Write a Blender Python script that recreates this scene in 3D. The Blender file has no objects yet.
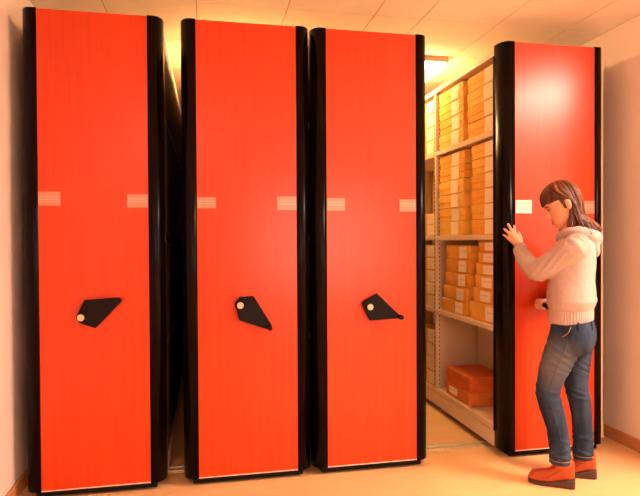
import bpy, bmesh, math, random
from mathutils import Vector, Matrix, noise
random.seed(7)
scene = bpy.context.scene
C = scene.collection

# ------------------------------------------------------------------ camera
YAW, PITCH, ROLL = .1982, -.0127, -.0053
cam_d = bpy.data.cameras.new('camera')
cam = bpy.data.objects.new('camera', cam_d); C.objects.link(cam)
cam_d.sensor_fit = 'HORIZONTAL'; cam_d.sensor_width = 36.0
cam_d.lens = 562.81 * 36.0 / 640.0
cam_d.clip_start = .05
R0 = Vector((math.cos(YAW), -math.sin(YAW), 0))
F0 = Vector((math.sin(YAW)*math.cos(PITCH), math.cos(YAW)*math.cos(PITCH), math.sin(PITCH)))
U0 = R0.cross(F0)
Rr = R0*math.cos(ROLL) + U0*math.sin(ROLL)
Ur = -R0*math.sin(ROLL) + U0*math.cos(ROLL)
m3 = Matrix((Rr, Ur, -F0)).transposed()
cam.matrix_world = Matrix.Translation((-.1695, -3.0148, 1.2926)) @ m3.to_4x4()
scene.camera = cam

# ------------------------------------------------------------------ world, exposure, lamp strengths
w = bpy.data.worlds.new('world'); scene.world = w; w.use_nodes = True
bgn = w.node_tree.nodes['Background']
bgn.inputs[0].default_value = (1, .62, .42, 1); bgn.inputs[1].default_value = .15
scene.view_settings.view_transform = 'Standard'
scene.view_settings.look = 'None'
scene.view_settings.gamma = 1.0
scene.view_settings.use_curve_mapping = False
scene.view_settings.exposure = -0.10
ROOM_LAMP = 82.0       # emission of the room's ceiling panels
ROOM_COL = (1, .77, .58)
AISLE_LAMP = 52.0      # emission of the louvred lamps over the aisles
WINDOW_GLOW = 8.5      # emission of the panes in the rear window and the added side window
WINDOW_COL = (1, .78, .60)
AISLE_COL = (1, .66, .28)

# ------------------------------------------------------------------ materials
def new_mat(name):
    m = bpy.data.materials.new(name); m.use_nodes = True
    nt = m.node_tree; b = nt.nodes['Principled BSDF']
    return m, nt, b
def mat(name, col, rough=.6, spec=.5, metal=0, var=.0, vscale=20, bump=0, bscale=200, stretch=(1,1,1), coat=0, coat_rough=.1):
    m, nt, b = new_mat(name)
    b.inputs['Base Color'].default_value = (*col, 1)
    b.inputs['Roughness'].default_value = rough
    b.inputs['Specular IOR Level'].default_value = spec
    b.inputs['Metallic'].default_value = metal
    b.inputs['Coat Weight'].default_value = coat; b.inputs['Coat Roughness'].default_value = coat_rough
    if var or bump:
        tc = nt.nodes.new('ShaderNodeTexCoord'); mp = nt.nodes.new('ShaderNodeMapping')
        mp.inputs['Scale'].default_value = stretch
        nt.links.new(tc.outputs['Object'], mp.inputs['Vector'])
    if var:
        n = nt.nodes.new('ShaderNodeTexNoise'); n.inputs['Scale'].default_value = vscale; n.inputs['Detail'].default_value = 5
        nt.links.new(mp.outputs[0], n.inputs['Vector'])
        r = nt.nodes.new('ShaderNodeValToRGB')
        r.color_ramp.elements[0].position = .3; r.color_ramp.elements[1].position = .7
        r.color_ramp.elements[0].color = (*[c*(1-var) for c in col], 1)
        r.color_ramp.elements[1].color = (*[min(1, c*(1+var)) for c in col], 1)
        nt.links.new(n.outputs['Fac'], r.inputs['Fac']); nt.links.new(r.outputs[0], b.inputs['Base Color'])
    if bump:
        n2 = nt.nodes.new('ShaderNodeTexNoise'); n2.inputs['Scale'].default_value = bscale; n2.inputs['Detail'].default_value = 3
        nt.links.new(mp.outputs[0], n2.inputs['Vector'])
        bn = nt.nodes.new('ShaderNodeBump'); bn.inputs['Strength'].default_value = bump; bn.inputs['Distance'].default_value = .004
        nt.links.new(n2.outputs['Fac'], bn.inputs['Height']); nt.links.new(bn.outputs[0], b.inputs['Normal'])
    return m
def emis(name, col, strength):
    m = bpy.data.materials.new(name); m.use_nodes = True; nt = m.node_tree; nt.nodes.clear()
    e = nt.nodes.new('ShaderNodeEmission'); o = nt.nodes.new('ShaderNodeOutputMaterial')
    e.inputs[0].default_value = (*col, 1); e.inputs[1].default_value = strength
    nt.links.new(e.outputs[0], o.inputs[0]); return m

M = {}
M['wall'] = mat('wall_paint', (.92, .77, .71), .75, .3, var=.03, vscale=3, bump=.1, bscale=150)
M['unseen_wall'] = mat('unseen_wall_dark', (.22, .10, .05), .7, .3, var=.05, vscale=3)  # unseen wall coloured dark to weaken bounce and reflections in the panels
M['ceil'] = mat('ceiling_tile', (.92, .82, .75), .8, .25, var=.03, vscale=6, bump=.1, bscale=120)
M['grid'] = mat('ceiling_grid', (.62, .42, .29), .6)
M['floor'] = mat('floor_vinyl', (.86, .51, .235), .42, .45, var=.06, vscale=3, stretch=(1, 3, 1))
M['base'] = mat('baseboard_wood', (.62, .26, .10), .5, var=.15, vscale=12, stretch=(10, 1, 10))
M['black'] = mat('black_trim', (.003, .001, .0008), .24, .10)
M['dark'] = mat('dark_metal', (.008, .004, .003), .6, .15)
M['cream'] = mat('cream_steel', (.78, .60, .44), .45, .5)
M['shelf'] = mat('shelf_steel', (.80, .58, .38), .45, .5)
M['brown'] = mat('gap_shade_brown', (.07, .034, .014), .5)  # kept very dark to put shade into the gap between units
M['pale'] = mat('pale_edge', (.85, .62, .50), .4)
M['hole'] = mat('slot_dark', (.22, .12, .08), .8)
M['rail'] = mat('rail_steel', (.78, .66, .45), .35, .5, metal=.55, var=.12, vscale=30)
M['hub'] = mat('crank_hub', (.86, .55, .36), .35)
M['crank'] = mat('crank_plastic', (.006, .003, .003), .5, .15)
M['knob'] = mat('knob_plastic', (.006, .004, .004), .5, .15)
M['paper'] = mat('label_paper', (.95, .86, .76), .7, .2)
M['box_paper'] = mat('box_label_paper', (.92, .74, .58), .7, .2)
M['strip'] = mat('spine_label_paper', (.95, .78, .54), .7, .2)
M['line'] = mat('label_print', (.76, .56, .42), .8, .1)
M['fixture'] = mat('lamp_frame', (.62, .42, .25), .4)
M['louvre'] = mat('louvre_metal', (.85, .70, .50), .3, .5)
M['pane'] = emis('window_pane_glow', WINDOW_COL, WINDOW_GLOW)
M['room_lamp'] = emis('room_lamp_glow', ROOM_COL, ROOM_LAMP)
M['fill_lamp'] = emis('fill_lamp_glow', ROOM_COL, ROOM_LAMP*.4)  # glow of the unseen panel added as fill
M['aisle_lamp'] = emis('aisle_lamp_glow', AISLE_COL, AISLE_LAMP)

def panel_mat():
    m, nt, b = new_mat('orange_laminate')
    tc = nt.nodes.new('ShaderNodeTexCoord'); mp = nt.nodes.new('ShaderNodeMapping'); mp.inputs['Scale'].default_value = (26, 26, 1.0)
    nt.links.new(tc.outputs['Object'], mp.inputs['Vector'])
    n = nt.nodes.new('ShaderNodeTexNoise'); n.inputs['Scale'].default_value = 1.6; n.inputs['Detail'].default_value = 7; n.inputs['Distortion'].default_value = .4
    nt.links.new(mp.outputs[0], n.inputs['Vector'])
    r = nt.nodes.new('ShaderNodeValToRGB')
    r.color_ramp.elements[0].position = .3; r.color_ramp.elements[1].position = .75
    r.color_ramp.elements[0].color = (.58, .035, .0, 1); r.color_ramp.elements[1].color = (.66, .048, .0, 1)
    nt.links.new(n.outputs['Fac'], r.inputs['Fac']); nt.links.new(r.outputs[0], b.inputs['Base Color'])
    b.inputs['Roughness'].default_value = .5
    b.inputs['Specular IOR Level'].default_value = .15
    b.inputs['Coat Weight'].default_value = .75; b.inputs['Coat Roughness'].default_value = .27
    return m
M['panel'] = panel_mat()
def holder_mat():
    m, nt, b = new_mat('clear_holder')
    b.inputs['Base Color'].default_value = (.80, .25, .17, 1); b.inputs['Roughness'].default_value = .25
    return m
M['holder'] = holder_mat()
M['holder_line'] = mat('holder_print', (.82, .40, .30), .5)
BOXC = [mat('box_card_%d' % i, c, .75, .2, var=.08, vscale=14, bump=.15, bscale=60) for i, c in
        enumerate([(.86, .45, .08), (.84, .40, .065), (.88, .50, .11), (.78, .33, .05)])]
M['box_red'] = mat('box_card_red', (.70, .15, .03), .7, .2, var=.1, vscale=14)
M['box_red2'] = mat('box_card_redbrown', (.72, .22, .045), .7, .2, var=.1, vscale=14)

# ------------------------------------------------------------------ helpers
def tag(o, label=None, cat=None, group=None, kind=None):
    if label: o['label'] = label
    if cat: o['category'] = cat
    if group: o['group'] = group
    if kind: o['kind'] = kind
    return o
def empty(name, loc=(0, 0, 0), rz=0):
    o = bpy.data.objects.new(name, None); C.objects.link(o)
    o.location = loc; o.rotation_euler = (0, 0, rz); o.empty_display_size = .1
    return o
def mobj(name, bm, m, parent=None, smooth=False, loc=None):
    me = bpy.data.meshes.new(name); bmesh.ops.recalc_face_normals(bm, faces=bm.faces[:]); bm.to_mesh(me); bm.free()
    if m: me.materials.append(m)
    if smooth:
        for p in me.polygons: p.use_smooth = True
    o = bpy.data.objects.new(name, me); C.objects.link(o)
    if parent: o.parent = parent
    if loc: o.location = loc
    return o
def clone(o, name, parent, loc):
    c = bpy.data.objects.new(name, o.data); C.objects.link(c)
    if parent: c.parent = parent
    c.location = loc; return c
def add_box(bm, x0, x1, y0, y1, z0, z1, bev=0):
    vs = [bm.verts.new((x, y, z)) for x in (x0, x1) for y in (y0, y1) for z in (z0, z1)]
    fs = []
    for q in ((0, 1, 3, 2), (4, 6, 7, 5), (0, 4, 5, 1), (2, 3, 7, 6), (0, 2, 6, 4), (1, 5, 7, 3)):
        fs.append(bm.faces.new([vs[i] for i in q]))
    if bev:
        es = list({e for f in fs for e in f.edges})
        bmesh.ops.bevel(bm, geom=es, offset=bev, segments=2, affect='EDGES', profile=.5)
def box(name, m, parent, x0, x1, y0, y1, z0, z1, bev=0):
    bm = bmesh.new(); add_box(bm, x0, x1, y0, y1, z0, z1, bev); return mobj(name, bm, m, parent)
def add_prism(bm, pts, a0, a1, axis):
    """closed outline pts (2D) extruded from a0 to a1; axis 'z': pts=(x,y); 'y': pts=(x,z)"""
    mk = (lambda p, a: (p[0], p[1], a)) if axis == 'z' else (lambda p, a: (p[0], a, p[1]))
    A = [bm.verts.new(mk(p, a0)) for p in pts]; B = [bm.verts.new(mk(p, a1)) for p in pts]
    n = len(pts); bm.faces.new(A); bm.faces.new(B[::-1])
    for i in range(n): bm.faces.new((A[i], B[i], B[(i+1) % n], A[(i+1) % n]))
def add_cyl(bm, p0, p1, r0, r1, n=20):
    p0, p1 = Vector(p0), Vector(p1); t = (p1-p0).normalized()
    a = t.orthogonal().normalized(); b = t.cross(a)
    A = [bm.verts.new(p0+(a*math.cos(i*2*math.pi/n)+b*math.sin(i*2*math.pi/n))*r0) for i in range(n)]
    B = [bm.verts.new(p1+(a*math.cos(i*2*math.pi/n)+b*math.sin(i*2*math.pi/n))*r1) for i in range(n)]
    bm.faces.new(A); bm.faces.new(B[::-1])
    for i in range(n): bm.faces.new((A[i], B[i], B[(i+1) % n], A[(i+1) % n]))

# ------------------------------------------------------------------ room
HC = 2.6446; XL = -1.1294; XR = 2.3956; YB = 3.9; YF = -5.2; XFR = 5.2; YR = -.62
def struct(name, m, *a, **k): return tag(box(name, m, None, *a, **k), kind='structure')
struct('floor', M['floor'], XL-.1, XFR+.1, YF-.1, YB+.1, -.12, 0)
struct('wall_left', M['wall'], XL-.12, XL, YF, YB, 0, HC)
struct('wall_right', M['wall'], XR, XR+.12, YR, YB, 0, HC)
struct('wall_back', M['wall'], XL, XR, YB, YB+.12, 0, HC)
struct('wall_front', M['unseen_wall'], XL, XFR, YF-.12, YF, 0, HC)
struct('wall_far_right', M['wall'], XFR, XFR+.12, YF, YR, 0, HC)
struct('wall_side_room', M['wall'], XR+.12, XFR, YR, YR+.12, 0, HC)
def baseboard(name, x0, x1, y0, y1):
    tag(box(name, M['base'], None, x0, x1, y0, y1, 0, .078, .004), kind='structure')
baseboard('baseboard_left', XL, XL+.014, YF, YB)
baseboard('baseboard_right', XR-.014, XR, YR, YB)
# suspended ceiling: dark grid slab with a proud tile in each bay
ceiling = tag(box('ceiling', M['grid'], None, XL-.1, XFR+.1, YF-.1, YB+.1, HC+.004, HC+.1), kind='structure')
gx = [XL, -.7387, -.2189, .3004, .8274, 1.1272, 1.6313, 2.1121, 2.3956]
x = 2.90
while x < XFR-.1: gx.append(x); x += .51
gx.append(XFR)
gy = [.2523]
while gy[0] > YF+.65: gy.insert(0, gy[0]-.62)
gy.insert(0, YF)
y = .875
while y < YB-.1: gy.append(y); y += .62
gy.append(YB)
LIGHT_TILES = {}
def tile_idx(px, py):
    i = max(k for k in range(len(gx)-1) if gx[k] <= px); j = max(k for k in range(len(gy)-1) if gy[k] <= py); return i, j
aisle_spots = [tile_idx(1.35, 1.1), tile_idx(.0, 1.1)]
tile_cache = {}
for i in range(len(gx)-1):
    for j in range(len(gy)-1):
        if (i, j) in aisle_spots: continue
        if gx[i] >= XR and gy[j] > YR: continue
        sx, sy = gx[i+1]-gx[i], gy[j+1]-gy[j]
        key = (round(sx, 3), round(sy, 3)); loc = ((gx[i]+gx[i+1])/2, (gy[j]+gy[j+1])/2, HC)
        if key not in tile_cache:
            bm = bmesh.new(); g = .0035
            add_box(bm, -sx/2+g, sx/2-g, -sy/2+g, sy/2-g, 0, .012, .002)
            tile_cache[key] = mobj('ceiling_tile', bm, M['ceil'], ceiling, loc=loc)
        else: clone(tile_cache[key], 'ceiling_tile', ceiling, loc)

# window in the wall behind the camera
wx0, wx1, wz0, wz1 = .55, 2.5, .55, 2.05
win = tag(empty('window_1', ((wx0+wx1)/2, YF, 0)), kind='structure')
hw = (wx1-wx0)/2
for a in ((-hw, hw, wz0, wz0+.06), (-hw, hw, wz1-.06, wz1), (-hw, -hw+.06, wz0+.06, wz1-.06), (hw-.06, hw, wz0+.06, wz1-.06), (-.03, .03, wz0+.06, wz1-.06)):
    box('window_frame', M['cream'], win, a[0], a[1], 0, .04, a[2], a[3])
for a in ((-hw+.06, -.03), (.03, hw-.06)): box('window_pane', M['pane'], win, a[0], a[1], .002, .012, wz0+.06, wz1-.06)

# unseen window added in the far right wall to pale the right-hand panel
fill_win = tag(empty('fill_window', (XFR, -3.85, 0)), kind='structure')
for a in ((-1.15, 1.15, .8, .86), (-1.15, 1.15, 2.3, 2.36), (-1.15, -1.09, .86, 2.3), (1.09, 1.15, .86, 2.3), (-.03, .03, .86, 2.3)):
    box('window_frame', M['cream'], fill_win, -.04, 0, a[0], a[1], a[2], a[3])
for a in ((-1.09, -.03), (.03, 1.09)): box('window_pane', M['pane'], fill_win, -.012, -.002, a[0], a[1], .86, 2.3)

# lamps of the open room, flush panels in the ceiling out of frame; the first mirrors in the right-hand unit, the second is added fill
def room_lamp(px, py, s, label, m='room_lamp'):
    t = empty('ceiling_light', (px, py, HC-.03)); tag(t, label, 'ceiling light', 'ceiling lights of the open room')
    bm = bmesh.new()
    for a in ((-s, s, -s, -s+.03), (-s, s, s-.03, s), (-s, -s+.03, -s+.03, s-.03), (s-.03, s, -s+.03, s-.03)): add_box(bm, *a, 0, .03)
    mobj('frame', bm, M['fixture'], t)
    bm = bmesh.new(); add_box(bm, -s+.03, s-.03, -s+.03, s-.03, .008, .028); mobj('diffuser', bm, M[m], t)
room_lamp(2.97, -1.63, .46, 'square ceiling light panel in the open room nearest the shelving units')
room_lamp(-.6, -4.4, .34, 'added square fill light panel at the ceiling, farthest from the shelving units', 'fill_lamp')

# louvred lamps over the aisles
def aisle_lamp(ij, label):
    i, j = ij; x0, x1, y0, y1 = gx[i]+.03, gx[i+1]-.04, gy[j]+.02, gy[j+1]-.02
    t = empty('louvre_light', ((x0+x1)/2, (y0+y1)/2, HC-.035)); tag(t, label, 'ceiling light', 'louvred lamps above the aisles')
    a, b = (x1-x0)/2, (y1-y0)/2
    bm = bmesh.new()
    for q in ((-a, a, -b, -b+.018), (-a, a, b-.018, b), (-a, -a+.018, -b+.018, b-.018), (a-.018, a, -b+.018, b-.018)): add_box(bm, *q, 0, .039)
    mobj('frame', bm, M['fixture'], t)
    bm = bmesh.new(); add_box(bm, -a+.018, a-.018, -b+.018, b-.018, -.030, .039); mobj('tube_diffuser', bm, M['aisle_lamp'], t)
    bm = bmesh.new(); add_box(bm, -a+.019, a-.019, -.003, .003, -.052, -.0305)
    first = None; n = 7
    for k in range(n):
        yy = -b+.018+(k+1)*(2*b-.036)/(n+1)
        if first is None: first = mobj('louvre_blade', bm, M['louvre'], t, loc=(0, yy, 0))
        else: clone(first, 'louvre_blade', t, (0, yy, 0))
aisle_lamp(aisle_spots[0], 'louvred ceiling lamp glowing over the open aisle')
aisle_lamp(aisle_spots[1], 'louvred ceiling lamp hidden behind the left pair of shelving units')

# ------------------------------------------------------------------ mobile shelving units
H = 2.45; ZB = .05; TR = .079; TF = .028; TD = .075
SHELF_Z = [2.43, 1.958, 1.3256, .7735, .174]     # top of each shelf's front edge
BAYS = [.10, .985, 1.87, 2.755]
def quarter(x0, s):
    pts = [(x0, 0)]
    for k in range(0, 13):
        a = k/12*math.pi/2; pts.append((x0+s*(TF+(TR-TF)*math.sin(a)), TD*(1-math.cos(a))))
    pts += [(x0+s*TR, .10), (x0, .10)]
    return pts
def shelving_unit(x0, x1, label, crank, plates, detail=True, proud=.0, closed=()):
    cxm = (x0+x1)/2; t = empty('mobile_shelving_unit', (cxm, .0, 0)); tag(t, label, 'shelving unit', 'mobile shelving units')
    a = (x1-x0)/2
    p = box('end_panel', M['panel'], t, -a, a, 0, .025, ZB, H, .0015)
    box('panel_edge', M['pale'], p, -a, a, .001, .024, ZB-.006, ZB)
    box('panel_back', M['dark'], t, -a, a, .025, .10, ZB, H-.005)
    for s in (-1, 1):
        bm = bmesh.new(); add_prism(bm, quarter(s*a, s), ZB-.006, H+.004, 'z')
        o = mobj('corner_trim', bm, M['black'], t)
        for f in o.data.polygons: f.use_smooth = abs(f.normal.z) < .5 and f.normal.y < .2 and len(f.vertices) == 4
    box('carriage', M['dark'], t, -a-.03, a+.03, .02, BAYS[-1], .012, ZB-.006)
    # body
    W = a+TR
    xl_, xr_ = -W, W+proud
    box('plinth', M['cream'], t, xl_, xr_, .10, BAYS[-1], ZB-.006, .138)
    for z in SHELF_Z:
        bm = bmesh.new(); th = .034
        add_box(bm, xl_, xr_, .10, BAYS[-1], z-th, z, .003)
        mobj('shelf' if z < 2.4 else 'top_panel', bm, M['shelf'], t)
    for k in range(3):
        box('divider', M['cream'], t, -.012, .012, BAYS[k]+.02, BAYS[k+1]-.02, .174, 2.40)
    for k, yy in enumerate(BAYS):
        for s in (-1, 1):
            xe = xl_ if s < 0 else xr_
            y0, y1 = (yy-.018, yy+.018) if 0 < k < 3 else ((yy+.001, yy+.010) if k == 0 else (yy-.03, yy-.001))
            xa, xb = sorted((xe-s*.001, xe-s*.045))
            shut = s in closed
            if shut: xa, xb = sorted((xe-s*.004, xe-s*.045))
            u = box('upright', M['cream'] if k or (s > 0 and proud) else M['dark'], t, xa+(-.004 if s < 0 and proud else 0), xb, y0, y1, .139, 2.395, .002)
            # side frame sheet behind the upright
            xa, xb = sorted((xe-s*.046, s*.013))
            box('frame_sheet', M['cream'], t, xa, xb, yy-.008 if 0 < k < 3 else y0, yy+.008 if 0 < k < 3 else y1, .175, 2.395)
            if detail and s < 0 and k in (1, 2):
                bm = bmesh.new(); z = .2
                while z < 2.38:
                    add_box(bm, xa-.0535 if 0 else xe-.0055, xe-.004, yy+.001, yy+.011, z, z+.014); z += .032
                tag(mobj('upright_slots', bm, M['hole'], u), kind='stuff')
                # slots along the near face of the same post
                bm = bmesh.new(); z = .2
                while z < 2.38:
                    add_box(bm, xe+.018, xe+.026, y0-.0008, y0+.002, z, z+.014); z += .032
                tag(mobj('side_slots', bm, M['hole'], u), kind='stuff')
    for s in closed:      # brown sheet closing a side, added and darkened so the gap reads as shade
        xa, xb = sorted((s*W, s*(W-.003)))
        box('shade_sheet', M['brown'], t, xa, xb, .112, BAYS[-1], .15, 2.39)
    # label plates
    for (u0, u1, z0, z1, white) in plates:
        if white:
            h_ = box('label_holder', M['paper'], t, u0-cxm, u1-cxm, -.003, .0, z0, z1)
            for zz in (.30, .52, .74):
                box('print_line', M['holder_line'], h_, u0-cxm+.006, u1-cxm-.006, -.0036, -.003, z0+(z1-z0)*zz, z0+(z1-z0)*zz+.004)
        else:
            h_ = box('label_holder', M['holder'], t, u0-cxm, u1-cxm, -.003, .0, z0, z1)
            for zz in (.42, .62):
                box('print_line', M['holder_line'], h_, u0-cxm+.006, u1-cxm-.006, -.0036, -.003, z0+(z1-z0)*zz, z0+(z1-z0)*zz+.004)
    # crank: a black kite-shaped plate on a hub with a turning knob at its tip
    pts, hub, tip, knob_len = crank
    pts = [(q[0]-cxm, q[1]) for q in pts]
    bm = bmesh.new(); add_prism(bm, pts, -.040, -.014, 'y')
    bmesh.ops.bevel(bm, geom=[e for e in bm.edges if abs(e.verts[0].co.y-e.verts[1].co.y) < 1e-5 and e.verts[0].co.y < -.03], offset=.006, segments=2, affect='EDGES')
    pl = mobj('crank_plate', bm, M['crank'], t)
    bm = bmesh.new(); add_cyl(bm, (hub[0]-cxm, 0, hub[1]), (hub[0]-cxm, -.014, hub[1]), .028, .026); mobj('crank_spindle', bm, M['dark'], t)
    bm = bmesh.new(); add_cyl(bm, (hub[0]-cxm, -.039, hub[1]), (hub[0]-cxm, -.044, hub[1]), .0175, .0155); mobj('hub_cap', bm, M['hub'], pl)
    bm = bmesh.new(); add_cyl(bm, (tip[0]-cxm, -.038, tip[1]), (tip[0]-cxm, -.040-knob_len*.25, tip[1]), .009, .011)
    add_cyl(bm, (tip[0]-cxm, -.040-knob_len*.25, tip[1]), (tip[0]-cxm, -.040-knob_len, tip[1]), .015, .013); mobj('crank_knob', bm, M['knob'], pl)
    return t
UX = [(-.9893, -.4636), (-.2195, .3079), (.4743, .9911), (1.6045, 2.1311)]
cr1 = ([(-.772, 1.002), (-.612, 1.012), (-.592, .994), (-.72, .861), (-.797, .891), (-.809, .923)], (-.788, .916), (-.606, 1.000), .03)
cr2 = ([(-.006, .997), (.07, 1.002), (.166, .845), (.15, .825), (.133, .834), (-.007, .877), (-.026, .961)], (.0, .955), (.152, .834), .03)
cr3 = ([(.674, .959), (.751, .999), (.871, .884), (.885, .862), (.864, .859), (.709, .852), (.668, .939)], (.709, .927), (.880, .868), .03)
cr4 = ([(1.90, .995), (1.725, .932), (1.712, .918), (1.725, .904), (1.88, .862), (1.928, .90), (1.936, .955)], (1.907, .928), (1.728, .918), .075)
pz = lambda a, b, w=False: (a, b, 1.458, 1.528, w)
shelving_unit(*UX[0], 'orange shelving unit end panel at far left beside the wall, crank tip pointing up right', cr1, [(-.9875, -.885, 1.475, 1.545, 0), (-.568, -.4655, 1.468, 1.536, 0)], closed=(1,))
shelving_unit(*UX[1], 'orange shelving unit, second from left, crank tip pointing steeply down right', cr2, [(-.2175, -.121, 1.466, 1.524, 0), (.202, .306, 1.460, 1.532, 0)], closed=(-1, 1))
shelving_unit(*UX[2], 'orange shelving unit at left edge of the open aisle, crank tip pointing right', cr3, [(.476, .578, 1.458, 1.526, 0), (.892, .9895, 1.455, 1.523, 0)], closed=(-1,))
shelving_unit(*UX[3], 'shelving unit the woman turns by its crank, shelves of boxes beside it', cr4, [(1.608, 1.712, 1.448, 1.526, 1), (2.045, 2.129, 1.448, 1.526, 0)], proud=.062)

# metal floor rail the units roll on
t = empty('floor_rail', (0, .262, 0)); tag(t, 'pale metal floor rail crossing the open aisle under the shelving units', 'rail')
box('rail_bed', M['rail'], t, XL+.02, XR-.02, -.048, .048, 0, .003)
for yy in (-.028, .028): box('rail_bar', M['rail'], t, XL+.02, XR-.02, yy-.009, yy+.009, .003, .010, .001)

# ------------------------------------------------------------------ archive boxes
ORD = ['topmost', 'second from top', 'third from top', 'fourth from top', 'fifth from top', 'lowest']
box_mesh = {}
def archive_box(xf, y0, y1, z0, z1, m, label, group, lab=None, depth=.285, tilt=0, s=1):
    """front face at x=xf facing -x (s=1) or +x (s=-1)"""
    t = empty('archive_box', (xf, (y0+y1)/2, z0)); tag(t, label, 'box', group); t.rotation_euler = (0, 0, tilt)
    w = (y1-y0)/2; h = z1-z0-.002
    key = (round(w, 3), round(h, 3), depth, s, m.name)
    def mk(kind):
        bm = bmesh.new()
        if kind == 'b': add_box(bm, *sorted((s*.003, s*depth)), -w+.004, w-.004, 0, h-.012, .005)
        else:
            add_box(bm, *sorted((0, s*(depth+.002))), -w, w, h*.42, h, .006)
        return bm
    if key not in box_mesh:
        box_mesh[key] = (mobj('tray', mk('b'), m, t), mobj('lid', mk('l'), m, t))
    else:
        for o, n in zip(box_mesh[key], ('tray', 'lid')): clone(o, n, t, (0, 0, 0))
    if lab:
        a, b, f0, f1 = lab
        l = box('paper_label', M['box_paper'] if f0 > .09 else M['strip'], t, *sorted((-s*.0012, -s*.0002)), a, b, h*f0, h*f1)
        if b-a > .06 and f0 > .09:
            box('print_line', M['line'], l, *sorted((-s*.0016, -s*.0012)), a+.015, b-.02, h*(f0+(f1-f0)*.55), h*(f0+(f1-f0)*.55)+.006)
    return t
def col(zs, ys, label_fmt, group, mats, labs, xf=1.535, names=None):
    n = len(zs)-1
    for k in range(n):
        z1, z0 = zs[k], zs[k+1]
        y0, y1 = ys[k] if isinstance(ys, list) else ys
        j = random.uniform(-.006, .006)
        nm = (names or (ORD[:n-1] + ['lowest']))[k]
        archive_box(xf+random.uniform(0, .006), y0+j, y1+j, z0, z1, random.choice(mats), label_fmt % nm, group, labs[k] if isinstance(labs, list) else labs, tilt=random.uniform(-.012, .012))
def even(top, bottom, n): return [top+(bottom-top)*k/n for k in range(n+1)]
G = 'archive boxes on the shelves beside the open aisle'
yl = BOXC[:3]
strip = (-.185, -.06, .02, .98)
s2 = lambda yc, a, b: (a-yc, b-yc, .04, .96)
col(even(2.362, 1.960, 4), (.124, .475), 'cardboard box on the top shelf, %s of stack beside black trim', G, yl, s2(.295, .12, .235))
col(even(2.375, 1.960, 4), (.545, .945), 'cardboard box on the top shelf, %s of stack beside perforated post', G, yl, s2(.745, .61, .73))
col(even(1.908, 1.3276, 6), (.124, .43), 'cardboard box on the second shelf, %s of stack beside black trim', G, yl, s2(.272, .12, .235))
col(even(1.910, 1.3276, 6), (.53, .945), 'cardboard box on the second shelf, %s of stack beside perforated post', G, yl, s2(.737, .61, .73))
yc = [(-.04, .316), (-.03, .329), (.01, .371), (.02, .378), (.05, .413), (.1, .457)]
yc = [(max(.130, a), b) for a, b in yc]
labC = [(a-(p[0]+p[1])/2, b-(p[0]+p[1])/2, .12, .85) for p, (a, b) in zip(yc, [(.125, .235), (.13, .25), (.14, .265), (.155, .28), (.17, .30), (.125, .235)])]
col([1.286, 1.218, 1.147, 1.070, .985, .893, .7755], yc, 'cardboard box on the third shelf, %s of leaning stack beside black trim', G, BOXC[:2]+[BOXC[3]], labC)
yd = [(.44, .808), (.45, .826), (.465, .843), (.48, .861), (.50, .897)]
labD = [(-.14, -.03, .1, .9)]*5
col(even(1.258, .7755, 5), yd, 'cardboard box on the third shelf, %s of stack beside perforated post', G, [BOXC[3], BOXC[1]], labD)
# the two flat reddish boxes low down
archive_box(1.54, .455, .835, .176, .272, M['box_red2'], 'lower of the two flat reddish boxes on the bottom shelf', G, (.0, .13, .25, .75), depth=.27)
archive_box(1.538, .452, .832, .272, .376, M['box_red'], 'upper of the two flat reddish boxes on the bottom shelf, no label', G, None, depth=.27)
# slivers of the next bay behind the perforated post
G2 = 'boxes in the bay behind the perforated post'
yb = (1.012, 1.40); lb = (-.165, -.03, .05, .95)
F2 = 'box glimpsed behind the perforated post, %s on the '
col(even(2.375, 1.960, 4), yb, F2 % '%s'+'top shelf', G2, yl, lb)
col(even(1.50, 1.3276, 2), yb, F2 % '%s'+'second shelf', G2, yl, lb, names=['upper', 'lower'])
col(even(1.258, .7755, 5), yb, F2 % '%s'+'third shelf', G2, yl, lb)
col(even(.600, .176, 4), yb, F2 % '%s'+'bottom shelf', G2, BOXC[1:], lb)

# ------------------------------------------------------------------ the woman
PO = Vector((1.70, -.34, 0)); PF = Vector((-.8211, .5708, 0)).normalized(); PL = Vector((-PF.y, PF.x, 0))
def W2L(p):
    q = Vector(p)-PO; return Vector((q.dot(PF), q.dot(PL), q.z))
person = empty('person', PO, math.atan2(PF.y, PF.x))
tag(person, 'woman in cream knit sweater, blue jeans and orange boots pushing the right-hand shelving unit', 'person')

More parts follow.
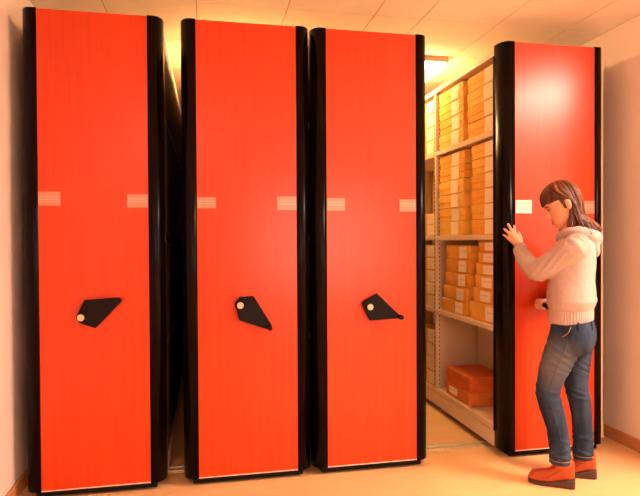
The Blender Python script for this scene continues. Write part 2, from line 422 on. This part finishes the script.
def cr(keys, sub):
    out = []; n = len(keys)
    for i in range(n-1):
        p0, p1, p2, p3 = keys[max(i-1, 0)], keys[i], keys[i+1], keys[min(i+2, n-1)]
        for k in range(sub):
            t = k/sub
            out.append([.5*((2*b)+(-a+c)*t+(2*a-5*b+4*c-d)*t*t+(-a+3*b-3*c+d)*t**3) for a, b, c, d in zip(p0, p1, p2, p3)])
    out.append(list(keys[-1])); return out
def add_rings(bm, rings, cap=True):
    R = [[bm.verts.new(p) for p in r] for r in rings]; n = len(R[0])
    for a, b in zip(R, R[1:]):
        for i in range(n): bm.faces.new((a[i], a[(i+1) % n], b[(i+1) % n], b[i]))
    if cap: bm.faces.new(R[0][::-1]); bm.faces.new(R[-1])
def tube(bm, keys, n=18, sub=4, ref=(1, 0, 0), cap=True, rnd=True, mod=None):
    """keys: (x,y,z,ra[,rb]); ra runs along ref"""
    ks = [list(k) if len(k) == 5 else list(k)+[k[3]] for k in keys]
    if rnd:   # rounded ends
        for e, nb in ((0, 1), (-1, -2)):
            a, b = Vector(ks[e][:3]), Vector(ks[nb][:3]); d = (a-b).normalized(); r = min(ks[e][3], ks[e][4])
            extra = [[*(a+d*r*.55), ks[e][3]*.8, ks[e][4]*.8], [*(a+d*r*.92), ks[e][3]*.32, ks[e][4]*.32]]
            ks = extra[::-1]+ks if e == 0 else ks+extra
    pts = cr(ks, sub); rings = []; ref = Vector(ref)
    for i, p in enumerate(pts):
        a = Vector(pts[max(i-1, 0)][:3]); b = Vector(pts[min(i+1, len(pts)-1)][:3]); t = (b-a)
        if t.length < 1e-9: t = Vector((0, 0, 1))
        t.normalize(); u = ref-t*ref.dot(t)
        if u.length < .15: u = Vector((0, 1, 0))-t*t.y
        u.normalize(); v = t.cross(u); c = Vector(p[:3]); ring = []
        for k in range(n):
            th = 2*math.pi*k/n; m_ = mod(i/(len(pts)-1), th) if mod else 0
            ring.append(c+u*(max(p[3], .0005)+m_)*math.cos(th)+v*(max(p[4], .0005)+m_)*math.sin(th))
        rings.append(ring)
    add_rings(bm, rings, cap)
def zloft(bm, keys, n=40, sub=4, p=2.3, mod=None):
    """horizontal super-ellipse sections: (z, cx, cy, rx, ry[, tilt])"""
    rings = []; K = cr([list(k)+[0]*(6-len(k)) for k in keys], sub)
    for i, (z, cx, cy, rx, ry, tl) in enumerate(K):
        ring = []
        for k in range(n):
            th = 2*math.pi*k/n; c, s = math.cos(th), math.sin(th)
            m_ = mod(z, th) if mod else 0
            X = (rx+m_)*math.copysign(abs(c)**(2/p), c); Y = (ry+m_)*math.copysign(abs(s)**(2/p), s)
            ring.append(Vector((cx+X, cy+Y, z+tl*X)))
        rings.append(ring)
    add_rings(bm, rings)
DG = None
def remesh(name, bm, m, parent, voxel, smooth_it=4, disp=None, fac=.5):
    o = mobj('tmp', bm, None)
    r = o.modifiers.new('r', 'REMESH'); r.mode = 'VOXEL'; r.voxel_size = voxel; r.use_smooth_shade = True
    if smooth_it: s = o.modifiers.new('s', 'SMOOTH'); s.iterations = smooth_it; s.factor = fac
    dg = bpy.context.evaluated_depsgraph_get(); dg.update()
    me = bpy.data.meshes.new_from_object(o.evaluated_get(dg)); me.name = name
    bpy.data.objects.remove(o)
    if disp:
        ns = [v.normal.copy() for v in me.vertices]
        for v, nn in zip(me.vertices, ns): v.co += nn*disp(v.co)
    me.materials.clear(); me.materials.append(m)
    for p in me.polygons: p.use_smooth = True
    ob = bpy.data.objects.new(name, me); C.objects.link(ob); ob.parent = parent; return ob

M['skin'] = mat('skin', (.80, .36, .22), .5, .4, var=.05, vscale=12)
M['sweater'] = mat('sweater_knit', (.50, .38, .355), .9, .15, var=.06, vscale=90, bump=.5, bscale=260, stretch=(1, 1, .6))
M['hair'] = mat('hair', (.075, .017, .008), .36, .5, var=.5, vscale=40, stretch=(1, 1, .12))
M['hair2'] = mat('hair_sheen', (.24, .075, .026), .36, .5, var=.35, vscale=40, stretch=(1, 1, .12))  # lighter copy of the hair colour, paints its sheen on some locks
M['boot'] = mat('boot_leather', (.46, .065, .010), .42, .5, var=.15, vscale=20)
M['sole'] = mat('boot_sole', (.06, .022, .014), .6)
M['eye'] = mat('eye_white', (.72, .50, .42), .25)
M['iris'] = mat('iris', (.03, .012, .008), .2)
M['lip'] = mat('lip', (.62, .17, .12), .45)
M['stitch'] = mat('jeans_stitch', (.50, .26, .12), .8)
def denim():
    m, nt, b = new_mat('denim')
    tc = nt.nodes.new('ShaderNodeTexCoord')
    n = nt.nodes.new('ShaderNodeTexNoise'); n.inputs['Scale'].default_value = 9; n.inputs['Detail'].default_value = 4
    mp = nt.nodes.new('ShaderNodeMapping'); mp.inputs['Scale'].default_value = (1.6, 1.6, .6)
    nt.links.new(tc.outputs['Object'], mp.inputs[0]); nt.links.new(mp.outputs[0], n.inputs['Vector'])
    r = nt.nodes.new('ShaderNodeValToRGB')
    r.color_ramp.elements[0].position = .36; r.color_ramp.elements[1].position = .68
    r.color_ramp.elements[0].color = (.010, .021, .048, 1); r.color_ramp.elements[1].color = (.040, .062, .112, 1)
    nt.links.new(n.outputs['Fac'], r.inputs[0])
    # washed-out thigh: a faded patch dyed into the cloth
    sx = nt.nodes.new('ShaderNodeVectorMath'); sx.operation = 'DISTANCE'; sx.inputs[1].default_value = (.06, .18, .66)
    nt.links.new(tc.outputs['Object'], sx.inputs[0])
    mr = nt.nodes.new('ShaderNodeMapRange'); mr.inputs['From Min'].default_value = .05; mr.inputs['From Max'].default_value = .17
    mr.inputs['To Min'].default_value = .65; mr.inputs['To Max'].default_value = 0
    nt.links.new(sx.outputs['Value'], mr.inputs['Value'])
    mx = nt.nodes.new('ShaderNodeMix'); mx.data_type = 'RGBA'; mx.inputs['B'].default_value = (.17, .17, .19, 1)
    nt.links.new(mr.outputs[0], mx.inputs['Factor']); nt.links.new(r.outputs[0], mx.inputs['A'])
    nt.links.new(mx.outputs['Result'], b.inputs['Base Color'])
    b.inputs['Roughness'].default_value = .8; b.inputs['Specular IOR Level'].default_value = .2
    n2 = nt.nodes.new('ShaderNodeTexNoise'); n2.inputs['Scale'].default_value = 300
    nt.links.new(tc.outputs['Object'], n2.inputs['Vector'])
    bn = nt.nodes.new('ShaderNodeBump'); bn.inputs['Strength'].default_value = .25; bn.inputs['Distance'].default_value = .003
    nt.links.new(n2.outputs['Fac'], bn.inputs['Height']); nt.links.new(bn.outputs[0], b.inputs['Normal'])
    return m
M['denim'] = denim()

# ---- head frame: origin between the ears, pitched down
HT = math.radians(22); HE = Vector((.008, 0, 1.472))
HA = Vector((math.cos(HT), 0, -math.sin(HT))); HU = Vector((math.sin(HT), 0, math.cos(HT))); HL = Vector((0, 1, 0))
def hd(x, y, z): return HE+HA*x+HL*y+HU*z
HEADK = [(-.118, .050, .030, .008), (-.112, .067, .015, .028), (-.098, .078, -.015, .043), (-.078, .083, -.045, .055), (-.055, .085, -.068, .062),
         (-.028, .087, -.087, .068), (.004, .087, -.097, .073), (.032, .093, -.101, .075), (.062, .089, -.098, .073), (.094, .071, -.083, .062), (.113, .044, -.06, .045), (.123, .012, -.03, .020)]
HEADK = [(a*.97, b*.98, (c*.80 if c < 0 else c), d*.96) for a, b, c, d in HEADK]
def head_prof(z):
    K = HEADK
    if z <= K[0][0]: return K[0][1:]
    for a, b in zip(K, K[1:]):
        if z <= b[0]:
            t = (z-a[0])/(b[0]-a[0]); return [p+(q-p)*t for p, q in zip(a[1:], b[1:])]
    return K[-1][1:]
def g(d, s): return math.exp(-(d/s)**2)
def head_rings():
    rings = []
    for z, xf, xb, w in cr([list(k) for k in HEADK], 5):
        ring = []
        for k in range(56):
            th = 2*math.pi*k/56; c, s = math.cos(th), math.sin(th); cx_ = xb+(xf-xb)*.48
            X = cx_+(xf-cx_ if c > 0 else cx_-xb)*math.copysign(abs(c)**.9, c); Y = w*math.copysign(abs(s)**.95, s)
            if c > 0:
                nose = .0
                if -.045 < z < .022:
                    t = (.022-z)/.058; nose = .036*max(0, min(1, t))*(1 if z > -.036 else max(0, (z+.045)/.009))
                X += nose*g(Y, .0140)
                X += .009*g(z+.059, .007)*g(Y, .020)+.009*g(z+.075, .007)*g(Y, .018)-.004*g(z+.067, .004)*g(Y, .02)
                X -= .008*g(z-.004, .013)*g(abs(Y)-.032, .015)
                X += .004*g(z-.030, .010)*g(Y, .045)
                X += .008*g(z+.105, .012)*g(Y, .02)
            ring.append(hd(X, Y, z))
        rings.append(ring)
    return rings

# ---- hands
LWR = W2L((1.600, -.064, 1.252))
def finger(bm, pts, r0, r1):
    n = len(pts); tube(bm, [(*p, r0+(r1-r0)*i/(n-1)) for i, p in enumerate(pts)], n=12, sub=3)
def surf(x):   # depth of the curved black trim at world x
    u = max(0, min(1, (1.6045-TF-x)/(TR-TF))); return TD*(1-math.sqrt(1-u*u))
def left_hand(bm):
    kn = [(1.598, 1.318), (1.582, 1.326), (1.566, 1.320), (1.554, 1.304)]
    tp = [(1.592, 1.374), (1.558, 1.384), (1.542, 1.356), (1.5395, 1.322)]
    for (kx, kz), (tx, tz), rr in zip(kn, tp, (.0088, .009, .0087, .0078)):
        K = Vector((kx, surf(kx)-.022, kz)); T = Vector((tx, surf(tx)-rr-.0005, tz))
        mids = []
        for q in (.4, .72):
            xx = kx+(tx-kx)*q; zz = kz+(tz-kz)*q; mids.append(Vector((xx, min(surf(xx)-rr-.006*(1-q), K.y+(T.y-K.y)*q), zz)))
        finger(bm, [W2L(K), *[W2L(p) for p in mids], W2L(T)], rr*1.08, rr*.85)
        tube(bm, [(*LWR, .020), (*((LWR+W2L(K))/2), .0155), (*W2L(K), .0115)], n=12, sub=3)
    th = [(1.608, -.052, 1.270), (1.621, -.034, 1.297), (1.623, -.019, 1.318), (1.620, -.010, 1.336)]
    finger(bm, [W2L(p) for p in th], .0135, .0085)
RWR = W2L((1.795, -.088, .948))
def right_hand(bm):
    ax, az = 1.728, .918
    for k, yy in enumerate((-.052, -.069, -.086, -.102)):
        rr = (.0088, .009, .0086, .0078)[k]; R_ = .0150+rr
        K = Vector((1.758, yy, .936))
        pts = [K]+[Vector((ax+R_*math.cos(a), yy, az+R_*math.sin(a))) for a in (math.radians(62), math.radians(115), math.radians(170), math.radians(225), math.radians(265))]
        finger(bm, [W2L(p) for p in pts], rr*1.1, rr*.85)
        tube(bm, [(*RWR, .020), (*((RWR+W2L(K))/2), .016), (*W2L(K), .0115)], n=12, sub=3)
    th = [(1.778, -.062, .930), (1.762, -.045, .905), (1.742, -.050, .894), (1.727, -.056, .8915)]
    finger(bm, [W2L(p) for p in th], .013, .0085)

# ---- body (one surface)
LSH, LEL = Vector((-.045, .150, 1.262)), Vector((.150, .060, 1.125))
RSH, REL = Vector((-.045, -.150, 1.262)), W2L((1.945, -.125, 1.045))
bm = bmesh.new()
zloft(bm, [(.74, -.035, 0, .085, .13), (.82, -.035, 0, .092, .14), (.95, -.02, 0, .08, .118), (1.05, -.022, 0, .085, .12), (1.17, -.03, 0, .092, .135), (1.25, -.042, 0, .078, .14), (1.29, -.045, 0, .055, .10), (1.31, -.045, 0, .04, .06)])
tube(bm, [(-.048, 0, 1.26, .052), (-.035, 0, 1.33, .049), (-.012, 0, 1.40, .048), (.0, 0, 1.46, .050)])
add_rings(bm, head_rings())
for s in (-1, 1):   # ears
    tube(bm, [(*hd(-.016, s*.070, -.028), .009, .006), (*hd(-.020, s*.078, -.012), .013, .008), (*hd(-.022, s*.080, .012), .015, .007), (*hd(-.018, s*.077, .026), .010, .006)], n=14)
tube(bm, [(-.045, .11, 1.27, .045), (*LSH, .046), (*LEL, .034), (*((LEL+LWR)*.5), .034), (*LWR, .021)])
tube(bm, [(-.045, -.11, 1.27, .045), (*RSH, .046), (*REL, .034), (*((REL+RWR)*.5), .032), (*RWR, .021)])
left_hand(bm); right_hand(bm)
NL = [(.86, -.020, .075, .085, .075), (.76, .004, .082, .084, .078), (.66, .042, .086, .076, .072), (.56, .074, .088, .064, .061), (.48, .086, .088, .058, .054), (.40, .066, .085, .056, .053), (.30, .040, .082, .052, .050), (.20, .030, .078, .051, .050), (.125, .027, .074, .053, .052)]
FL = [(.86, -.045, -.075, .085, .075), (.76, -.052, -.082, .086, .078), (.66, -.052, -.088, .076, .072), (.56, -.050, -.092, .064, .061), (.48, -.056, -.094, .058, .054), (.40, -.072, -.096, .054, .053), (.30, -.082, -.098, .050, .050), (.20, -.086, -.10, .050, .050), (.105, -.088, -.10, .052, .052)]
def leg(bm, K, grow):
    tube(bm, [(k[1], k[2], k[0], k[3]+grow, k[4]+grow) for k in K], n=28, sub=4, rnd=False)
leg(bm, [(max(k[0], .15), *k[1:3], k[3]*.72, k[4]*.72) for k in NL], 0); leg(bm, [(max(k[0], .14), *k[1:3], k[3]*.72, k[4]*.72) for k in FL], 0)
tube(bm, [(.022, .072, .15, .028), (.010, .071, .075, .022), (.08, .068, .040, .02), (.13, .064, .034, .012)])
tube(bm, [(-.090, -.10, .15, .028), (-.100, -.10, .075, .022), (-.030, -.10, .040, .02), (.022, -.10, .034, .012)])
body = remesh('body', bm, M['skin'], person, .0042, 2)

# ---- jeans
bm = bmesh.new()
zloft(bm, [(.70, -.035, 0, .085, .14), (.74, -.034, 0, .105, .158), (.80, -.036, 0, .112, .165), (.86, -.032, 0, .106, .155), (.90, -.028, 0, .098, .145)])
leg(bm, NL, .002); leg(bm, FL, .002)
def jd(co):
    d = .0016*noise.noise(co*22)
    for zc, sl, am in ((.455, .35, .0035), (.425, -.3, .003), (.49, .5, .0035), (.25, .4, .0035), (.205, -.5, .0045), (.165, .35, .0045), (.63, .9, .003), (.67, 1.1, .003), (.71, 1.2, .003), (.60, .6, .0025)):
        d += am*(g(co.z-zc-sl*co.x*.6+.01*noise.noise(co*14+Vector((zc*9, 0, 0))), .007)-.4*g(co.z-zc-sl*co.x*.6-.014, .009))
    return d
jeans = remesh('jeans', bm, M['denim'], person, .005, 4, jd)
def ribbon(name, m, parent, pts, r=.0016, n=6):
    bm = bmesh.new(); tube(bm, [(*p, r) for p in pts], n=n, sub=4, rnd=False); return mobj(name, bm, m, parent, True)
def ringpts(K, z, grow, n=24):
    for a, b in zip(K, K[1:]):
        if b[0] <= z <= a[0]:
            t = (a[0]-z)/(a[0]-b[0]); k = [p+(q-p)*t for p, q in zip(a, b)]; break
    return [Vector((k[1]+(k[3]+grow)*math.cos(2*math.pi*i/n), k[2]+(k[4]+grow)*math.sin(2*math.pi*i/n), z)) for i in range(n+1)]
for K, z in ((NL, .145), (FL, .125)): ribbon('hem_stitch', M['stitch'], jeans, ringpts(K, z, .002), .0012)
# outer seam of the near leg, pocket edge, belt loops
seam = []
for k in cr([list(k) for k in NL], 3):
    if k[0] < .80: seam.append(Vector((k[1]-.008, k[2]+k[4]+.0015, k[0])))
ribbon('side_seam', M['denim'], jeans, seam, .003)
def hipside(th, z, out=.004):
    return Vector((-.035+(.112+out)*math.copysign(abs(math.cos(th))**.87, math.cos(th)), (.165+out)*math.copysign(abs(math.sin(th))**.87, math.sin(th)), z))
for th in (1.15, 1.75, 2.5, .5):
    bm = bmesh.new()
    tube(bm, [(*hipside(th, .872, -.010), .006, .003), (*hipside(th, .835, -.003), .006, .003)], n=8, sub=2); mobj('belt_loop', bm, M['denim'], jeans, True)
ribbon('pocket_edge', M['stitch'], jeans, [hipside(t_, .85-.07*((1.5-t_)/.6)**.5 if t_ < 1.5 else .85, .002) for t_ in (.95, 1.1, 1.25, 1.4, 1.5)], .0015)

# ---- sweater
def kn(co): return .0035*noise.noise(co*9)+.0016*noise.noise(co*28)
bm = bmesh.new()
zloft(bm, [(.915, -.022, 0, .098, .146), (.935, -.024, 0, .112, .158), (.965, -.026, 0, .121, .168), (1.02, -.026, 0, .120, .165), (1.08, -.027, 0, .113, .156), (1.14, -.032, 0, .112, .158), (1.20, -.037, 0, .109, .166), (1.25, -.042, 0, .100, .168), (1.285, -.045, 0, .085, .140), (1.31, -.046, 0, .070, .10), (1.33, -.044, 0, .062, .078)], mod=lambda z, th: .0)
tube(bm, [(-.05, .09, 1.265, .060), (-.045, .145, 1.252, .066), (.04, .115, 1.190, .062), (.128, .070, 1.132, .060), (.185, -.01, 1.160, .054), (.220, -.085, 1.207, .044), (.238, -.128, 1.232, .037)], n=24)
tube(bm, [(-.05, -.09, 1.265, .060), (-.045, -.145, 1.252, .064), (*((RSH+REL)*.5), .058), (*REL, .054), (*(REL*.5+RWR*.5), .046), (*(REL*.18+RWR*.82), .036)], n=24)
def swd(co):
    d = kn(co)
    if co.y > .02 and co.x > .0:
        for q in (0, .035, .07): d += .004*g((co.x-.06-q)*.8+(co.z-1.15)*.6, .008)
    d += .004*g(co.z-.975+.02*co.x, .012)*(1 if co.x < .03 else 0)
    return d
sweater = remesh('sweater', bm, M['sweater'], person, .005, 5, swd)
bm = bmesh.new()
N = 168
zloft(bm, [(.858, -.024, 0, .103, .152, -.11), (.868, -.024, 0, .109, .158, -.11), (.895, -.024, 0, .110, .159, -.1), (.925, -.024, 0, .108, .156, -.05), (.940, -.024, 0, .104, .150, 0)], n=N*2, sub=3, mod=lambda z, th: .0017*math.cos(N/2.8*th))
mobj('ribbed_hem', bm, M['sweater'], sweater, True)
def cuff(a, b, r):
    bm = bmesh.new(); d = b-a
    tube(bm, [(*a, r), (*(a+d*.4), r*1.02), (*b, r*.95)], n=96, sub=3, rnd=False, mod=lambda t, th: .0018*math.cos(22*th)); mobj('ribbed_cuff', bm, M['sweater'], sweater, True)
cuff(Vector((.226, -.105, 1.220)), LWR*.92+Vector((.226, -.105, 1.220))*.08, .034)
cuff(REL*.25+RWR*.75, REL*.02+RWR*.98, .032)
# folded hood lying round the neck and over the back
bm = bmesh.new()
hk = [(.040, .010, 1.290, .014), (.030, .050, 1.312, .020), (-.015, .082, 1.330, .026), (-.080, .078, 1.330, .034), (-.128, .040, 1.308, .038), (-.140, 0, 1.298, .040), (-.128, -.040, 1.308, .038), (-.080, -.078, 1.330, .034), (-.015, -.082, 1.330, .026), (.030, -.050, 1.312, .020), (.040, -.010, 1.290, .014)]
tube(bm, hk, n=16, sub=4, ref=(0, 0, 1))
tube(bm, [(-.115, .05, 1.315, .03, .02), (-.142, .035, 1.265, .03, .018), (-.150, 0, 1.235, .035, .016), (-.142, -.035, 1.265, .03, .018), (-.115, -.05, 1.315, .03, .02)], n=16, ref=(0, 0, 1))
remesh('hood', bm, M['sweater'], sweater, .005, 5, kn)
ribbon('armhole_seam', M['sweater'], sweater, [Vector((-.052+.075*math.cos(a), .128+.030*abs(math.sin(a))-.008*math.cos(a), 1.245+.082*math.sin(a))) for a in [math.radians(q) for q in range(-70, 131, 20)]], .003)
ribbon('zip_seam', M['stitch'], sweater, [(.083, .055, .93), (.093, .048, .99), (.087, .045, 1.07), (.082, .04, 1.14)], .0022)

# ---- boots
def boot(ox, oy, rot):
    b = empty('boot'); b.parent = person; b.location = (ox, oy, 0); b.rotation_euler = (0, 0, rot)
    secs = [(.142, .022, .034, .010), (.136, .016, .048, .024), (.118, .014, .062, .036), (.085, .013, .070, .041), (.045, .015, .082, .040), (.015, .020, .108, .036), (-.015, .030, .140, .035), (-.045, .040, .150, .035), (-.070, .044, .148, .030), (-.082, .046, .138, .016)]
    def loft(bm, S, p):
        rings = []
        for x_, z0, z1, w_ in cr([list(q) for q in S], 4):
            zc, hz = (z0+z1)/2, max(.001, (z1-z0)/2)
            rings.append([Vector((x_, max(.001, w_)*math.copysign(abs(math.cos(a))**p, math.cos(a)), zc+hz*math.copysign(abs(math.sin(a))**p, math.sin(a)))) for a in [2*math.pi*k/24 for k in range(24)]])
        add_rings(bm, rings)
    bm = bmesh.new(); loft(bm, secs, .75)
    # shaft up under the jeans
    tube(bm, [(-.030, 0, .09, .046, .037), (-.020, 0, .17, .043, .040)], rnd=False)
    up = remesh('upper', bm, M['boot'], b, .004, 5, lambda co: .001*noise.noise(co*40))
    bm = bmesh.new()
    loft(bm, [(x_+(.003 if x_ > 0 else -.003), 0 if x_ > -.2 else 0, z0+.010, w_*(.88 if x_ < 0 else 1)+.003) for x_, z0, z1, w_ in secs], .45)
    mobj('wedge_sole', bm, M['sole'], b, False)
    ribbon('boot_seam', M['sole'], b, [(.06, .0395, .035), (.03, .042, .06), (.0, .040, .085), (-.03, .0385, .10)], .0011)
boot(.040, .070, math.radians(-4))
boot(-.068, -.100, math.radians(3))

# ---- face details and hair
for s in (-1, 1):
    bm = bmesh.new(); bmesh.ops.create_uvsphere(bm, u_segments=16, v_segments=10, radius=.0085, matrix=Matrix.Translation(hd(.0722, s*.031, .001))); ey = mobj('eye', bm, M['eye'], person, True)
    bm = bmesh.new(); bmesh.ops.create_uvsphere(bm, u_segments=12, v_segments=8, radius=.0052, matrix=Matrix.Translation(hd(.0768, s*.0322, -.0010))); mobj('iris', bm, M['iris'], ey, True)
    ribbon('eyebrow', M['hair'], person, [hd(.090, s*.018, .022), hd(.087, s*.032, .027), hd(.074, s*.048, .021)], .0028)
    ribbon('eyelid', M['hair'], person, [hd(.083, s*.022, .007), hd(.083, s*.032, .010), hd(.075, s*.042, .006)], .0016)
bm = bmesh.new()
tube(bm, [(*hd(.080, -.020, -.0665), .002), (*hd(.0925, 0, -.0665), .0035), (*hd(.080, .020, -.0665), .002)], n=8); mobj('lips', bm, M['lip'], person, True)

def scalp(az, pol, off):
    """pol 0 at the crown, grows down the side; az 0 = forehead"""
    z = .125*math.cos(pol) if pol < math.pi/2 else -.10*math.sin(pol-math.pi/2)
    xf, xb, w_ = head_prof(z)
    cx_ = xb+(xf-xb)*.48; c, s = math.cos(az), math.sin(az)
    X = cx_+(xf-cx_ if c > 0 else cx_-xb)*c; Y = w_*s
    v = Vector((X, Y, z)); n = Vector((X-cx_, Y, z*.8)).normalized(); v += n*off
    return hd(*v)
hair_bm, sheen_bm = bmesh.new(), bmesh.new()
# close cap over crown and back of the head
rings = []
for i in range(15):
    q = i/14; ring = []
    for k in range(48):
        az = 2*math.pi*k/48; a_ = abs((az+math.pi) % (2*math.pi)-math.pi)
        lim = 1.22 if a_ < .95 else (1.30 if a_ < 1.45 else (1.75 if a_ < 1.9 else 2.1))
        ring.append(scalp(az, .04+q*(lim-.04), .006))
    rings.append(ring)
add_rings(hair_bm, rings, cap=False); hair_bm.faces.new(hair_bm.verts[:48])
def lock(bm, pts, r):
    tube(bm, [(*p, r*(.7 if i == 0 else (.35 if i == len(pts)-1 else 1)), r*.55*(.7 if i == 0 else (.35 if i == len(pts)-1 else 1))) for i, p in enumerate(pts)], n=6, sub=3, rnd=False)
rr = random.Random(3)
for k in range(64):      # blunt fringe
    az = -1.08+2.16*k/63+rr.uniform(-.02, .02); o_ = .008+rr.uniform(0, .005)
    end = 1.27+rr.uniform(-.03, .06)
    lock(hair_bm, [scalp(az*.75, .12, o_), scalp(az*.9, .5, o_+.004), scalp(az, .9, o_+.005), scalp(az, end, o_+.002)], .0065)
for k in range(44):      # side hair swept from the fringe over the temple to behind the ear
    sgn = 1 if k % 2 else -1; q = rr.random(); o_ = .008+rr.uniform(0, .004)
    lock(hair_bm, [scalp(sgn*(.75+.3*q), .25+.25*q, o_), scalp(sgn*(1.05+.3*q), .75+.2*q, o_+.003), scalp(sgn*(1.30+.25*q), 1.12+.10*q, o_+.003), scalp(sgn*(1.62+.2*q), 1.30+.06*q, o_+.005), scalp(sgn*2.05, 1.5, o_+.003)], .0068)
for k in range(230):     # long hair falling behind the ears over the hood
    sgn = 1 if k % 2 else -1
    az = sgn*rr.uniform(1.05, 3.1); o_ = .007+rr.uniform(0, .006)
    a_ = abs(az); back = (a_-1.05)/2.05
    p0 = scalp(az*(.85 if a_ < 1.8 else 1), .10, o_); p1 = scalp(az, .6, o_+.004)
    az2 = sgn*max(a_, 2.05+.15*rr.random()); p2 = scalp(sgn*max(a_, 1.55), 1.05, o_+.005); p3 = scalp(az2, 1.55, o_+.006)
    ys = sgn*(.075-.055*back)
    p4 = Vector((-.052-.030*back+rr.uniform(-.01, .012), ys*1.05+rr.uniform(-.01, .01), 1.425+rr.uniform(-.01, .01)))
    p5 = Vector((-.085-.048*back+rr.uniform(-.018, .018), ys*1.15+rr.uniform(-.012, .012), 1.365+rr.uniform(-.015, .015)))
    p6 = p5+Vector((-.022+rr.uniform(-.008, .008), rr.uniform(-.006, .006), -.030+rr.uniform(-.015, .012)))
    hi = rr.random() < (.5 if 1.5 < a_ < 2.6 else .12)
    lock(sheen_bm if hi else hair_bm, [p0, p1, p2, p3, p4, p5, p6], .0062)
for k in range(26):      # strands hanging beside the neck in front of the far shoulder
    y_ = -.055+.02*rr.random()
    p = scalp(-1.75-.3*rr.random(), 1.5, .014)
    lock(hair_bm, [p, Vector((-.005+rr.uniform(-.02, .02), y_, 1.41)), Vector((.015+rr.uniform(-.02, .02), y_, 1.345+rr.uniform(-.02, .02)))], .006)
for k in range(34):      # strands from behind the near ear down to the collar
    p = scalp(1.95+.35*rr.random(), 1.35, .012); y_ = .062+.014*rr.random(); f_ = rr.random()
    lock(hair_bm, [p, Vector((-.022-.045*f_, y_, 1.425)), Vector((-.010-.075*f_, y_+.012, 1.372+rr.uniform(-.012, .012))), Vector((-.012-.10*f_, y_+.022, 1.348+rr.uniform(-.008, .012)))], .006)
hair = mobj('hair', hair_bm, M['hair'], person, True)
mobj('sheen_locks', sheen_bm, M['hair2'], hair, True)
